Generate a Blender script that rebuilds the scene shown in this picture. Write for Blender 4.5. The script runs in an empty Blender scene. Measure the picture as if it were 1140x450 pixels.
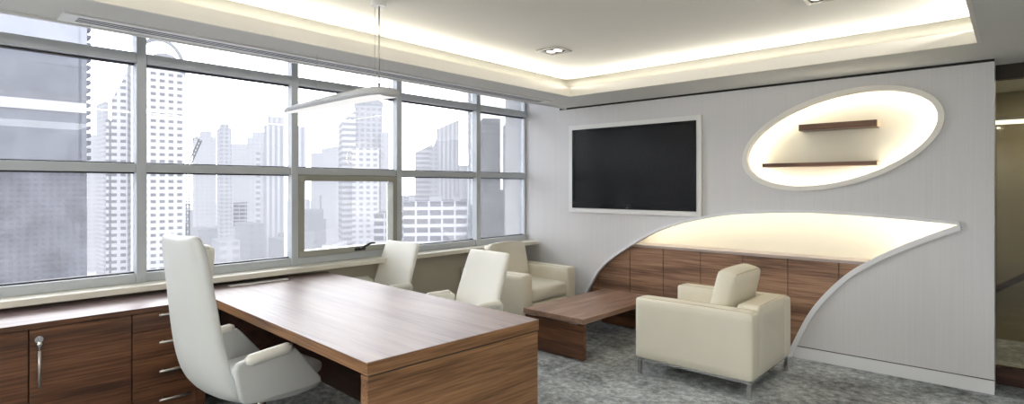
import bpy, bmesh, math, random
from mathutils import Vector, Matrix
random.seed(7)
S = bpy.context.scene
COL = S.collection

# ------------------------------------------------------------------ helpers
def link(o, parent=None):
    COL.objects.link(o)
    if parent is not None:
        o.parent = parent
    return o

def tag(o, label=None, cat=None, group=None, kind=None):
    if label: o['label'] = label
    if cat: o['category'] = cat
    if group: o['group'] = group
    if kind: o['kind'] = kind
    return o

def empty(name, loc=(0, 0, 0), rz=0.0, parent=None):
    o = bpy.data.objects.new(name, None)
    o.empty_display_size = 0.1
    o.location = loc
    o.rotation_euler = (0, 0, rz)
    return link(o, parent)

def mesh_obj(name, bm, mat, parent=None, smooth=False, bevel=0.0, seg=2, sub=0):
    """links a bmesh as ONE object; geometry is given in the parent's local space"""
    me = bpy.data.meshes.new(name)
    bmesh.ops.recalc_face_normals(bm, faces=bm.faces)
    bm.to_mesh(me)
    bm.free()
    me.materials.append(mat)
    if smooth:
        for p in me.polygons: p.use_smooth = True
    o = bpy.data.objects.new(name, me)
    if bevel > 0:
        m = o.modifiers.new('bevel', 'BEVEL')
        m.width = bevel; m.segments = seg; m.limit_method = 'ANGLE'; m.angle_limit = math.radians(40)
    if sub:
        m = o.modifiers.new('sub', 'SUBSURF'); m.levels = sub; m.render_levels = sub
    return link(o, parent)

def add_box(bm, x0, x1, y0, y1, z0, z1):
    vs = [bm.verts.new((x, y, z)) for z in (z0, z1) for x, y in ((x0, y0), (x1, y0), (x1, y1), (x0, y1))]
    for f in ((0, 1, 2, 3), (4, 5, 6, 7), (0, 1, 5, 4), (1, 2, 6, 5), (2, 3, 7, 6), (3, 0, 4, 7)):
        bm.faces.new([vs[i] for i in f])

def box(name, mat, x0, x1, y0, y1, z0, z1, parent=None, bevel=0.0, seg=2):
    bm = bmesh.new()
    add_box(bm, x0, x1, y0, y1, z0, z1)
    return mesh_obj(name, bm, mat, parent, bevel=bevel, seg=seg)

def add_tube(bm, pts, r, n=10, caps=True):
    """tube along pts; r a number or one radius per point"""
    pts = [Vector(p) for p in pts]
    rs = r if isinstance(r, (list, tuple)) else [r] * len(pts)
    rings = []
    t0 = (pts[1] - pts[0]).normalized()
    ref = Vector((0, 0, 1)) if abs(t0.z) < 0.9 else Vector((1, 0, 0))
    for i, p in enumerate(pts):
        a = pts[max(i - 1, 0)]; b = pts[min(i + 1, len(pts) - 1)]
        t = (b - a).normalized()
        u = t.cross(ref)
        if u.length < 1e-5: u = t.cross(Vector((0, 1, 0)))
        u.normalize(); v = u.cross(t)
        rings.append([bm.verts.new(p + (u * math.cos(q) + v * math.sin(q)) * rs[i])
                      for q in (2 * math.pi * k / n for k in range(n))])
    for A, B in zip(rings, rings[1:]):
        for k in range(n):
            bm.faces.new((A[k], A[(k + 1) % n], B[(k + 1) % n], B[k]))
    if caps:
        bm.faces.new(rings[0][::-1]); bm.faces.new(rings[-1])

def tube(name, mat, pts, r, parent=None, n=10):
    bm = bmesh.new(); add_tube(bm, pts, r, n)
    return mesh_obj(name, bm, mat, parent, smooth=True)

def add_loft(bm, loops, close=True):
    rings = [[bm.verts.new(p) for p in L] for L in loops]
    n = len(rings[0])
    for A, B in zip(rings, rings[1:]):
        for k in range(n):
            bm.faces.new((A[k], A[(k + 1) % n], B[(k + 1) % n], B[k]))
    if close:
        bm.faces.new(rings[0][::-1]); bm.faces.new(rings[-1])

def rbox(half, r, puff=0.0, n=8, center=(0, 0, 0), rot=None, shape=None):
    """a softly rounded box (cushion): half sizes, edge radius, bulge of each face"""
    hx = Vector(half)
    bm = bmesh.new()
    bmesh.ops.create_cube(bm, size=2.0)
    bmesh.ops.subdivide_edges(bm, edges=bm.edges[:], cuts=n, use_grid_fill=True)
    M = rot.to_matrix() if rot is not None else Matrix.Identity(3)
    for v in bm.verts:
        p = v.co.copy()
        p = Vector([math.copysign(1 - (1 - abs(c)) ** 1.6, c) for c in p])
        q = Vector((p.x * hx.x, p.y * hx.y, p.z * hx.z))
        inner = Vector([max(-(hx[i] - r), min(hx[i] - r, q[i])) for i in range(3)])
        d = q - inner
        if d.length > 1e-9: q = inner + d.normalized() * r
        if puff:
            a = [1 - min(1, abs(c)) ** 2 for c in p]
            add = Vector((0, 0, 0))
            for i in range(3):
                j, k = (i + 1) % 3, (i + 2) % 3
                if abs(p[i]) > 0.999: add[i] += math.copysign(puff * a[j] * a[k], p[i])
            q += add
        if shape: q = shape(q)
        v.co = M @ q + Vector(center)
    return bm

def flat(name, mat, loops, t, plane, at, parent=None, bevel=0.0):
    """2-D outline(s) with holes, thickness t. plane 'XY': from z=at up; 'XZ': from y=at away; 'YZ': from x=at on"""
    cu = bpy.data.curves.new('tmp', 'CURVE'); cu.dimensions = '2D'; cu.fill_mode = 'BOTH'; cu.extrude = t / 2
    for L in loops:
        sp = cu.splines.new('POLY'); sp.points.add(len(L) - 1); sp.use_cyclic_u = True
        for p, (a, b) in zip(sp.points, L): p.co = (a, b, 0, 1)
    tmp = bpy.data.objects.new('tmp', cu); COL.objects.link(tmp)
    dg = bpy.context.evaluated_depsgraph_get(); dg.update()
    me = bpy.data.meshes.new_from_object(tmp.evaluated_get(dg))
    bpy.data.objects.remove(tmp); bpy.data.curves.remove(cu)
    me.name = name
    for v in me.vertices:
        x, y, z = v.co
        if plane == 'XY': v.co = (x, y, at + z + t / 2)
        elif plane == 'XZ': v.co = (x, at + z + t / 2, y)
        else: v.co = (at + z + t / 2, x, y)
    bm = bmesh.new(); bm.from_mesh(me); bpy.data.meshes.remove(me)
    bmesh.ops.remove_doubles(bm, verts=bm.verts, dist=1e-5)
    return mesh_obj(name, bm, mat, parent, bevel=bevel)

def catmull(P, n=8):
    out = []
    Q = [P[0]] + list(P) + [P[-1]]
    for i in range(1, len(Q) - 2):
        p0, p1, p2, p3 = Q[i - 1], Q[i], Q[i + 1], Q[i + 2]
        for k in range(n):
            t = k / n
            out.append(tuple(0.5 * ((2 * p1[d]) + (-p0[d] + p2[d]) * t + (2 * p0[d] - 5 * p1[d] + 4 * p2[d] - p3[d]) * t * t
                       + (-p0[d] + 3 * p1[d] - 3 * p2[d] + p3[d]) * t ** 3) for d in range(len(p1))))
    out.append(tuple(P[-1]))
    return out

def copy_tree(o, parent=None):
    c = o.copy(); COL.objects.link(c)
    if parent is not None: c.parent = parent
    for ch in list(o.children): copy_tree(ch, c)
    return c

# ------------------------------------------------------------------ materials
def srgb(r, g, b):
    f = lambda c: (c / 255 / 12.92) if c / 255 <= 0.04045 else ((c / 255 + 0.055) / 1.055) ** 2.4
    return (f(r), f(g), f(b), 1)

def newmat(name):
    m = bpy.data.materials.new(name); m.use_nodes = True
    nt = m.node_tree; nt.nodes.clear()
    out = nt.nodes.new('ShaderNodeOutputMaterial')
    return m, nt, out

def N(nt, kind, **kw):
    n = nt.nodes.new(kind)
    for k, v in kw.items():
        if k.startswith('i_'):
            key = k[2:]
            n.inputs[int(key) if key.isdigit() else key.replace('_', ' ')].default_value = v
        else: setattr(n, k, v)
    return n

def pbsdf(nt, out, col, rough=0.5, metal=0.0, spec=0.5):
    b = N(nt, 'ShaderNodeBsdfPrincipled')
    b.inputs['Base Color'].default_value = col
    b.inputs['Roughness'].default_value = rough
    b.inputs['Metallic'].default_value = metal
    b.inputs['Specular IOR Level'].default_value = spec
    nt.links.new(b.outputs[0], out.inputs[0])
    return b

def plain(name, col, rough=0.5, metal=0.0, spec=0.5, var=0.04, scale=6.0, bump=0.0, bscale=200.0):
    """painted / metal surface with faint procedural variation and grain"""
    m, nt, out = newmat(name)
    b = pbsdf(nt, out, col, rough, metal, spec)
    tc = N(nt, 'ShaderNodeTexCoord')
    nz = N(nt, 'ShaderNodeTexNoise', i_Scale=scale, i_Detail=3.0)
    nt.links.new(tc.outputs['Object'], nz.inputs['Vector'])
    mx = N(nt, 'ShaderNodeMix', data_type='RGBA')
    mx.inputs['A'].default_value = tuple(c * (1 - var) for c in col[:3]) + (1,)
    mx.inputs['B'].default_value = tuple(min(1, c * (1 + var)) for c in col[:3]) + (1,)
    nt.links.new(nz.outputs['Fac'], mx.inputs['Factor'])
    nt.links.new(mx.outputs['Result'], b.inputs['Base Color'])
    if bump:
        n2 = N(nt, 'ShaderNodeTexNoise', i_Scale=bscale, i_Detail=2.0)
        nt.links.new(tc.outputs['Object'], n2.inputs['Vector'])
        bp = N(nt, 'ShaderNodeBump', i_Strength=bump, i_Distance=0.002)
        nt.links.new(n2.outputs['Fac'], bp.inputs['Height'])
        nt.links.new(bp.outputs[0], b.inputs['Normal'])
    return m

def wood(name, axis, dark, mid, light, rough=0.32, spec=0.5, sc=1.0, coat=0.0):
    m, nt, out = newmat(name)
    b = pbsdf(nt, out, mid, rough, 0, spec)
    tc = N(nt, 'ShaderNodeTexCoord')
    def stretched(along, across, detail, dist, off):
        mp = N(nt, 'ShaderNodeMapping')
        s = [across * sc] * 3; s['XYZ'.index(axis)] = along * sc
        mp.inputs['Scale'].default_value = s
        mp.inputs['Location'].default_value = (off, off * 1.7, off * 0.6)
        nt.links.new(tc.outputs['Object'], mp.inputs['Vector'])
        n = N(nt, 'ShaderNodeTexNoise', i_Scale=1.0, i_Detail=detail, i_Distortion=dist)
        nt.links.new(mp.outputs[0], n.inputs['Vector'])
        return n
    a = stretched(0.7, 9.0, 5.0, 0.6, 3.1)
    f = stretched(3.0, 95.0, 4.0, 0.2, 7.7)
    w = N(nt, 'ShaderNodeMath', operation='MULTIPLY_ADD'); w.inputs[1].default_value = 0.56
    nt.links.new(a.outputs['Fac'], w.inputs[0])
    w2 = N(nt, 'ShaderNodeMath', operation='MULTIPLY'); w2.inputs[1].default_value = 0.44
    nt.links.new(f.outputs['Fac'], w2.inputs[0]); nt.links.new(w2.outputs[0], w.inputs[2])
    cr = N(nt, 'ShaderNodeValToRGB')
    e = cr.color_ramp.elements
    e[0].position = 0.36; e[0].color = dark
    e[1].position = 0.65; e[1].color = light
    k = cr.color_ramp.elements.new(0.49); k.color = mid
    nt.links.new(w.outputs[0], cr.inputs[0])
    nt.links.new(cr.outputs[0], b.inputs['Base Color'])
    bp = N(nt, 'ShaderNodeBump', i_Strength=0.06, i_Distance=0.001)
    nt.links.new(f.outputs['Fac'], bp.inputs['Height']); nt.links.new(bp.outputs[0], b.inputs['Normal'])
    b.inputs['Coat Weight'].default_value = coat; b.inputs['Coat Roughness'].default_value = 0.36
    return m

def emit(name, col, strength):
    m, nt, out = newmat(name)
    e = N(nt, 'ShaderNodeEmission', i_Color=col, i_Strength=strength)
    nt.links.new(e.outputs[0], out.inputs[0])
    return m

WD, WM, WL = srgb(56, 34, 22), srgb(94, 60, 39), srgb(130, 90, 62)
M = {}
M['wood_x'] = wood('walnut along x', 'X', WD, WM, WL)
M['wood_y'] = wood('walnut along y', 'Y', WD, WM, WL)
M['wood_end'] = wood('lighter walnut edge', 'Y', srgb(84, 56, 36), srgb(136, 98, 66), srgb(176, 134, 94), 0.4)
M['wood_endx'] = wood('lighter walnut edge x', 'X', srgb(84, 56, 36), srgb(136, 98, 66), srgb(176, 134, 94), 0.4)
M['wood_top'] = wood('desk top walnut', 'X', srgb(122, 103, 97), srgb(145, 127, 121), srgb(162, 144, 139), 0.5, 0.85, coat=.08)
M['wood_worktop_sheen'] = wood('worktop walnut with painted sheen', 'Y', srgb(150, 130, 130), srgb(172, 154, 156), srgb(186, 170, 173), 0.5, 1.0, coat=.4)  # base paled towards lavender: the sky's reflection painted into the walnut
M['wood_dark'] = wood('dark walnut', 'X', srgb(36, 20, 15), srgb(58, 34, 25), srgb(80, 50, 36), 0.45)
M['wood_clad'] = wood('cladding walnut', 'X', srgb(86, 62, 49), srgb(138, 105, 84), srgb(182, 146, 120), 0.4)
M['wood_table'] = wood('table walnut', 'Y', srgb(92, 68, 55), srgb(134, 105, 87), srgb(168, 138, 118), 0.4, 0.7)
M['ceil'] = plain('ceiling paint', srgb(226, 224, 216), 0.9, var=0.015)
M['soffit'] = plain('soffit paint', srgb(224, 224, 220), 0.9, var=0.015)
M['lip'] = plain('cove lip paint', srgb(240, 237, 230), 0.85, var=0.015)
M['wall'] = plain('wall paint', srgb(214, 210, 200), 0.9, var=0.02)
M['wall_sill'] = plain('under sill paint', srgb(190, 184, 168), 0.85, var=0.02)
M['white'] = plain('white lacquer', srgb(238, 238, 236), 0.35, var=0.01)
M['trim'] = plain('white trim paint', srgb(240, 241, 243), 0.5, var=0.01)
M['cream'] = plain('cream niche ring', srgb(250, 247, 240), 0.6, var=0.02)
M['nicheback'] = plain('niche back paint', srgb(240, 234, 216), 0.9, var=0.01)
M['sill'] = plain('sill stone', srgb(226, 222, 208), 0.5, var=0.03, scale=20)
M['alu'] = plain('silver window frame', srgb(196, 201, 206), 0.42, 0.1, var=0.03)
M['alu_dark'] = plain('dark sash frame', srgb(158, 158, 148), 0.45, 0.15, var=0.03)
M['gasket'] = plain('black gasket', srgb(38, 38, 40), 0.6)
M['chrome'] = plain('brushed chrome', srgb(205, 205, 205), 0.22, 1.0, var=0.03)
M['steel'] = plain('satin steel handle', srgb(190, 188, 184), 0.35, 0.9, var=0.03)
M['black'] = plain('black gap', srgb(40, 36, 34), 0.7)
M['plastic'] = plain('black plastic', srgb(24, 24, 25), 0.45)
M['screen'] = plain('black glass screen', srgb(16, 16, 17), 0.22, var=0.02, spec=0.22)
M['bezel'] = plain('gloss black bezel', srgb(6, 6, 7), 0.15, var=0.02, spec=0.25)
M['lea_white'] = plain('white leather', srgb(216, 218, 216), 0.42, var=0.03, bump=0.08, bscale=350)
M['lea_cream'] = plain('cream leather', srgb(231, 225, 207), 0.42, var=0.035, bump=0.08, bscale=350)
M['lea_cream2'] = plain('ivory leather', srgb(240, 238, 228), 0.42, var=0.03, bump=0.08, bscale=350)
M['seam'] = plain('leather seam', srgb(196, 184, 154), 0.6)
M['dark_beam'] = plain('dark header', srgb(62, 54, 44), 0.6)
M['olive'] = plain('olive corridor wall', srgb(150, 142, 118), 0.85, var=0.06, scale=2)
M['lamp_white'] = plain('white lamp shell', srgb(200, 202, 204), 0.4, var=0.01)
M['lamp_glow'] = emit('lamp diffuser', (1, 0.99, 0.97, 1), 0.9)
M['led'] = emit('warm led', (1.0, 0.96, 0.87, 1), 28.0)
M['led_leaf'] = emit('warm led long', (1.0, 0.96, 0.85, 1), 25.0)
M['bulb'] = emit('spot lamp', (1.0, 0.95, 0.88, 1), 1.6)
M['tube'] = emit('reflected light streak', (1.0, 1.0, 0.98, 1), 4.0)  # glow for the streak imitating lights reflected in the partition glass

def carpet():
    m, nt, out = newmat('grey flecked carpet')
    b = pbsdf(nt, out, srgb(130, 132, 132), 0.95, 0, 0.15)
    tc = N(nt, 'ShaderNodeTexCoord')
    big = N(nt, 'ShaderNodeTexNoise', i_Scale=1.5, i_Detail=4.0, i_Roughness=0.6)
    mid = N(nt, 'ShaderNodeTexNoise', i_Scale=16.0, i_Detail=6.0, i_Roughness=0.75)
    fine = N(nt, 'ShaderNodeTexNoise', i_Scale=150.0, i_Detail=3.0, i_Roughness=0.7)
    for n in (big, mid, fine): nt.links.new(tc.outputs['Object'], n.inputs['Vector'])
    a = N(nt, 'ShaderNodeMath', operation='MULTIPLY_ADD'); a.inputs[1].default_value = 0.34
    c = N(nt, 'ShaderNodeMath', operation='MULTIPLY_ADD'); c.inputs[1].default_value = 0.46
    d = N(nt, 'ShaderNodeMath', operation='MULTIPLY'); d.inputs[1].default_value = 0.26
    nt.links.new(fine.outputs['Fac'], d.inputs[0]); nt.links.new(mid.outputs['Fac'], c.inputs[0]); nt.links.new(d.outputs[0], c.inputs[2])
    nt.links.new(big.outputs['Fac'], a.inputs[0]); nt.links.new(c.outputs[0], a.inputs[2])
    cr = N(nt, 'ShaderNodeValToRGB'); e = cr.color_ramp.elements
    e[0].position = 0.42; e[0].color = srgb(84, 84, 83)
    e[1].position = 0.64; e[1].color = srgb(214, 219, 222)
    k = e.new(0.53); k.color = srgb(150, 154, 156)
    nt.links.new(a.outputs[0], cr.inputs[0]); nt.links.new(cr.outputs[0], b.inputs['Base Color'])
    bp = N(nt, 'ShaderNodeBump', i_Strength=0.6, i_Distance=0.008)
    ad = N(nt, 'ShaderNodeMath', operation='ADD')
    nt.links.new(fine.outputs['Fac'], ad.inputs[0]); nt.links.new(mid.outputs['Fac'], ad.inputs[1])
    nt.links.new(ad.outputs[0], bp.inputs['Height']); nt.links.new(bp.outputs[0], b.inputs['Normal'])
    return m
M['carpet'] = carpet()

def comb_wall():
    """pale wall covering with fine vertical combing"""
    m, nt, out = newmat('combed wall covering')
    b = pbsdf(nt, out, srgb(206, 206, 208), 0.75, 0, 0.3)
    tc = N(nt, 'ShaderNodeTexCoord')
    mp = N(nt, 'ShaderNodeMapping'); mp.inputs['Scale'].default_value = (150.0, 1.0, 1.0)
    nt.links.new(tc.outputs['Object'], mp.inputs['Vector'])
    n = N(nt, 'ShaderNodeTexNoise', i_Scale=1.0, i_Detail=5.0, i_Roughness=0.65)
    nt.links.new(mp.outputs[0], n.inputs['Vector'])
    cr = N(nt, 'ShaderNodeValToRGB'); e = cr.color_ramp.elements
    e[0].position = 0.3; e[0].color = srgb(221, 220, 221)
    e[1].position = 0.7; e[1].color = srgb(228, 227, 229)
    nt.links.new(n.outputs['Fac'], cr.inputs[0]); nt.links.new(cr.outputs[0], b.inputs['Base Color'])
    bp = N(nt, 'ShaderNodeBump', i_Strength=0.12, i_Distance=0.001)
    nt.links.new(n.outputs['Fac'], bp.inputs['Height']); nt.links.new(bp.outputs[0], b.inputs['Normal'])
    return m
M['comb'] = comb_wall()

def pane_glass(name, tint, refl, dust=0.0, rough=0.0):
    """thin glazing: lets light straight through, Fresnel reflection, a little dust"""
    m, nt, out = newmat(name)
    tr = N(nt, 'ShaderNodeBsdfTransparent', i_Color=tint)
    gl = N(nt, 'ShaderNodeBsdfGlossy', i_Roughness=rough)
    fr = N(nt, 'ShaderNodeFresnel', i_IOR=1.45)
    mu = N(nt, 'ShaderNodeMath', operation='MULTIPLY'); mu.inputs[1].default_value = refl
    nt.links.new(fr.outputs[0], mu.inputs[0])
    mx = N(nt, 'ShaderNodeMixShader')
    nt.links.new(mu.outputs[0], mx.inputs[0]); nt.links.new(tr.outputs[0], mx.inputs[1]); nt.links.new(gl.outputs[0], mx.inputs[2])
    last = mx
    if dust:
        tc = N(nt, 'ShaderNodeTexCoord')
        nz = N(nt, 'ShaderNodeTexNoise', i_Scale=5.0, i_Detail=6.0, i_Roughness=0.7)
        nt.links.new(tc.outputs['Object'], nz.inputs['Vector'])
        md = N(nt, 'ShaderNodeMath', operation='MULTIPLY'); md.inputs[1].default_value = dust
        nt.links.new(nz.outputs['Fac'], md.inputs[0])
        tl = N(nt, 'ShaderNodeBsdfTranslucent', i_Color=(0.9, 0.92, 0.95, 1))
        m2 = N(nt, 'ShaderNodeMixShader')
        nt.links.new(md.outputs[0], m2.inputs[0]); nt.links.new(mx.outputs[0], m2.inputs[1]); nt.links.new(tl.outputs[0], m2.inputs[2])
        last = m2
    nt.links.new(last.outputs[0], out.inputs[0])
    return m
M['glass'] = pane_glass('window glass', (0.97, 0.98, 1, 1), 0.9, 0.05)
M['glass_olive'] = pane_glass('tinted partition glass', (0.62, 0.60, 0.52, 1), 1.6, 0.0, 0.03)

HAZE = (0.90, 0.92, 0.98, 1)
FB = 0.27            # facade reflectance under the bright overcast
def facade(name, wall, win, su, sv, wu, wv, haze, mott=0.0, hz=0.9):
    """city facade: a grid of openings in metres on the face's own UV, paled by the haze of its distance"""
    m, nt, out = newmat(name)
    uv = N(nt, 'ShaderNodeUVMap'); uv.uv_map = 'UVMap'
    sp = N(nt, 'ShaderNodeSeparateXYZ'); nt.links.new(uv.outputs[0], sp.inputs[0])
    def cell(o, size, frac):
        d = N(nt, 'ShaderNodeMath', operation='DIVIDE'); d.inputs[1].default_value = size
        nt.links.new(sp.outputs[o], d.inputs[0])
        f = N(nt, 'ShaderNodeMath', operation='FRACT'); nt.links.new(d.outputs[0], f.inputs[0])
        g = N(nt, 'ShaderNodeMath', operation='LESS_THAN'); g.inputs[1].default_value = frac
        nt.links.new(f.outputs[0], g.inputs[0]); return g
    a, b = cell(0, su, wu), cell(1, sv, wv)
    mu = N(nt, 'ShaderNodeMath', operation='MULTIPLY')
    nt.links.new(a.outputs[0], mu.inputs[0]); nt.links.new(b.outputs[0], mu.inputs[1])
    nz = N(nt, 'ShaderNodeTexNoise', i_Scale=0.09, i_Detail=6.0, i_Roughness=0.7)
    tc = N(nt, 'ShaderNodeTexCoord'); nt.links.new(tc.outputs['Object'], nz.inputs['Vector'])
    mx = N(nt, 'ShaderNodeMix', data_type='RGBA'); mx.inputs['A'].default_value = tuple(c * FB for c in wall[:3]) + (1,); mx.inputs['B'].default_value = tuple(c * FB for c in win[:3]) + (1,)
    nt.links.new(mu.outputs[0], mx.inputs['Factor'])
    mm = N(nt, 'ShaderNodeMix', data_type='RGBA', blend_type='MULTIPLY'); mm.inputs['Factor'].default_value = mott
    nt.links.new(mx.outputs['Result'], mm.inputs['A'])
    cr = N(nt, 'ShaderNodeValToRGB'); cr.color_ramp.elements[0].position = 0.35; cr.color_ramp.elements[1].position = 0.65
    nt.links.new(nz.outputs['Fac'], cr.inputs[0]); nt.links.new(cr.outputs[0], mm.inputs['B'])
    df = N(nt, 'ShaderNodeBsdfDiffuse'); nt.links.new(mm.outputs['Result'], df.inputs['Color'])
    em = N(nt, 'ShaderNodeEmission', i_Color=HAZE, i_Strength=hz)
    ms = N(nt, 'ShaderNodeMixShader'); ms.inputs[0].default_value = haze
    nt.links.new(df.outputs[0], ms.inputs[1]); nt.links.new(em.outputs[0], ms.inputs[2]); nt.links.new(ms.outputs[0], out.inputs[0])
    return m

# ------------------------------------------------------------------ the room (metres; camera stands at x=0 y=0)
XW, YP, ZS, ZC = -4.557, 5.314, 2.42, 2.63        # window plane, feature panel, soffit, tray ceiling
YB = 5.60                                         # wall behind the panel
K = 0.968

tag(box('floor', M['carpet'], -4.9, 3.2, -3.2, 7.4, -0.1, 0.0), kind='structure')

# ceiling: tray, soffit ring with cove ledge
ceil_root = tag(empty('ceiling'), kind='structure')
box('tray_panel', M['ceil'], -3.93, 3.2, -3.2, 7.4, ZC, ZC + 0.1, ceil_root)
TX0, TX1, TY0, TY1 = -3.39, -0.185, -1.6, 4.65
rect = lambda x0, x1, y0, y1: [(x0, y0), (x1, y0), (x1, y1), (x0, y1)]
XS = -3.93
flat('soffit', M['soffit'], [rect(XS, 3.2, -3.2, 7.4), rect(TX0 - .004, TX1 + .004, TY0 - .004, TY1 + .004)], 0.083, 'XY', ZS, ceil_root)
for nm, r in (('cove_lip', (TX0 - .02, TX0, TY0, TY1)), ('cove_lip', (TX0 - .02, TX1 + .02, TY1, TY1 + .02)),
              ('cove_lip', (TX1, TX1 + .02, TY0, TY1)), ('cove_lip', (TX0 - .02, TX1 + .02, TY0 - .02, TY0))):
    box(nm, M['lip'], *r, ZS - 0.002, ZS + 0.086, ceil_root)
g = 0.17
flat('cove_wall', M['ceil'], [rect(XS, 3.2, -3.2, 7.4), rect(TX0 - g, TX1 + g, TY0 - g, TY1 + g)], ZC - ZS - 0.083, 'XY', ZS + 0.083, ceil_root)
# pocket above the windows
box('blind_pocket', M['wall'], -4.9, XS + .02, -3.2, 7.4, 2.80, 2.9, ceil_root)
box('pocket_face', M['soffit'], XS, XS + .02, -3.2, 7.4, ZS + .083, 2.80, ceil_root)
box('pocket_lip', M['white'], XS - .012, XS + .016, -3.2, YP - .01, ZS - .016, ZS + .03, ceil_root)

# walls
tag(box('wall_left', M['wall_sill'], -4.70, XW, -3.2, YP - .001, 0.0, 0.79), kind='structure')
tag(box('wall_rear', M['wall'], -4.7, 3.2, -3.3, -3.2, 0, 2.9), kind='structure')
tag(box('wall_right', M['wall'], 3.2, 3.3, -3.3, 7.4, 0, 2.9), kind='structure')
tag(box('wall_back', M['wall'], -4.9, -0.30, YB, YB + .1, 0, 2.9), kind='structure')
tag(box('wall_corridor', M['olive'], -0.6, 3.2, 7.3, 7.4, 0, 2.9), kind='structure')
tag(box('wall_corridor_end', M['olive'], -0.7, -0.6, YB, 7.4, 0, 2.9), kind='structure')

# window sill
sill_root = tag(empty('trim_1'), kind='structure')
box('window_sill', M['sill'], XW - .06, -4.345, -3.2, YP - .002, 0.792, 0.832, sill_root, bevel=.004)

# feature panel with the leaf opening and the oval opening
LEAF_UP = [(-3.72, 0), (-3.665, .19), (-3.58, .365), (-3.412, .605), (-3.095, .838), (-2.677, 1.063), (-2.119, 1.212), (-1.478, 1.266), (-.933, 1.258), (-.317, 1.214)]
LEAF_DN = [(-.317, 1.214), (-.574, 1.086), (-.83, .935), (-1.062, .755), (-1.299, .455), (-1.464, .105), (-1.50, 0)]
up, dn = catmull(LEAF_UP), catmull(LEAF_DN)
EC = (-1.18 * K, 1.948 * K); EA, EB, ET = .789 * K, .405 * K, math.radians(14.7)
def ell(a, b, n=72):
    return [(EC[0] + a * math.cos(q) * math.cos(ET) - b * math.sin(q) * math.sin(ET),
             EC[1] + a * math.cos(q) * math.sin(ET) + b * math.sin(q) * math.cos(ET)) for q in (2 * math.pi * k / n for k in range(n))]
XE = -0.115
panel = [(XW, 0)] + up + dn[1:] + [(XE, 0), (XE, ZS - .02), (-4.03, ZS - .02), (-4.03, 2.80), (XW, 2.80)]
wf = tag(empty('wall_feature'), kind='structure')
flat('panel', M['comb'], [panel, ell(EA - .039, EB - .039)], 0.03, 'XZ', YP, wf)
box('panel_end', M['trim'], XE - .02, XE, YP + .03, YB, 0, ZS - .02, wf)
box('panel_return', M['comb'], -4.9, XW, YP, YP + .03, 0, 2.8, wf)
tag(box('trim_2', M['black'], -4.03, XE, YP + .006, YP + .03, ZS - .02, ZS), kind='structure')   # shadow gap on top
tag(box('baseboard_back', M['trim'], -1.45, XE + .001, YP - .012, YP - .0005, 0, .098), kind='structure')
tag(box('trim_3', M['gasket'], -1.46, XE, YP - .004, YP - .0005, .0985, .104), kind='structure')

# white band round the leaf
def offset(P, w, sgn):
    out = []
    for i, p in enumerate(P):
        a = P[max(i - 1, 0)]; b = P[min(i + 1, len(P) - 1)]
        t = Vector((b[0] - a[0], b[1] - a[1])).normalized()
        out.append((p[0] - sgn * t.y * w, p[1] + sgn * t.x * w))
    return out
uo, do = offset(up, .026, 1), offset(dn, .040, 1)
band = up + dn[1:] + do[::-1] + uo[::-1]
tag(flat('trim_4', M['trim'], [band], 0.045, 'XZ', YP - .03), kind='structure')
# oval ring
tag(flat('trim_5', M['cream'], [ell(EA, EB), ell(EA - .042, EB - .042)], 0.070, 'XZ', YP - .034, bevel=.006), kind='structure')

# lit recesses
nl = tag(empty('wall_niche_leaf'), kind='structure')
YL = YP + .265
box('niche_back', M['nicheback'], -3.80, -0.20, YL, YL + .02, 0.82, 1.42, nl)
box('niche_ceiling', M['nicheback'], -3.80, -0.20, YP + .03, YL, 1.40, 1.42, nl)
box('niche_side', M['nicheback'], -3.82, -3.80, YP + .03, YL + .02, 0, 1.42, nl)
box('niche_side', M['nicheback'], -0.20, -0.18, YP + .03, YL + .02, 0, 1.42, nl)
bm = bmesh.new(); add_tube(bm, [(x, YP + .055, z) for x, z in offset(up, .045, 1) if z > .92], .007, 6)
mesh_obj('led_strip', bm, M['led_leaf'], nl)
bm = bmesh.new(); add_tube(bm, [(x, YP + .055, z) for x, z in offset(dn, .045, 1) if z > .95], .007, 6)
mesh_obj('led_strip', bm, M['led_leaf'], nl)
no = tag(empty('wall_niche_oval'), kind='structure')
YO = YP + .16
flat('niche_back', M['nicheback'], [ell(EA + .1, EB + .1)], .02, 'XZ', YO, no)
flat('niche_rim', M['nicheback'], [ell(EA + .1, EB + .1), ell(EA + .03, EB + .03)], YO - YP - .03, 'XZ', YP + .03, no)
bm = bmesh.new(); L = ell(EA - .005, EB - .005, 60); L = L + L[:1]
add_tube(bm, [(x, YP + .056, z) for x, z in L], .006, 6, caps=False)
mesh_obj('led_strip', bm, M['led'], no)

# walnut boards in the leaf
wc = tag(empty('wall_cladding'), kind='structure')
jn = [-3.79, -3.503, -3.101, -2.712, -2.314, -1.906, -1.512, -1.11, -0.90]
for a, b in zip(jn, jn[1:]):
    box('board', M['wood_clad'], a + .003, b - .003, YP + .035, YP + .055, 0.0, .852, wc, bevel=.002)
box('backing', M['black'], -3.79, -.90, YP + .056, YP + .07, 0, .85, wc)
box('ledge', plain('ledge', srgb(178, 166, 160), 0.35), -3.79, -.72, YP + .031, YL, .853, .880, wc, bevel=.003)

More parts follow.
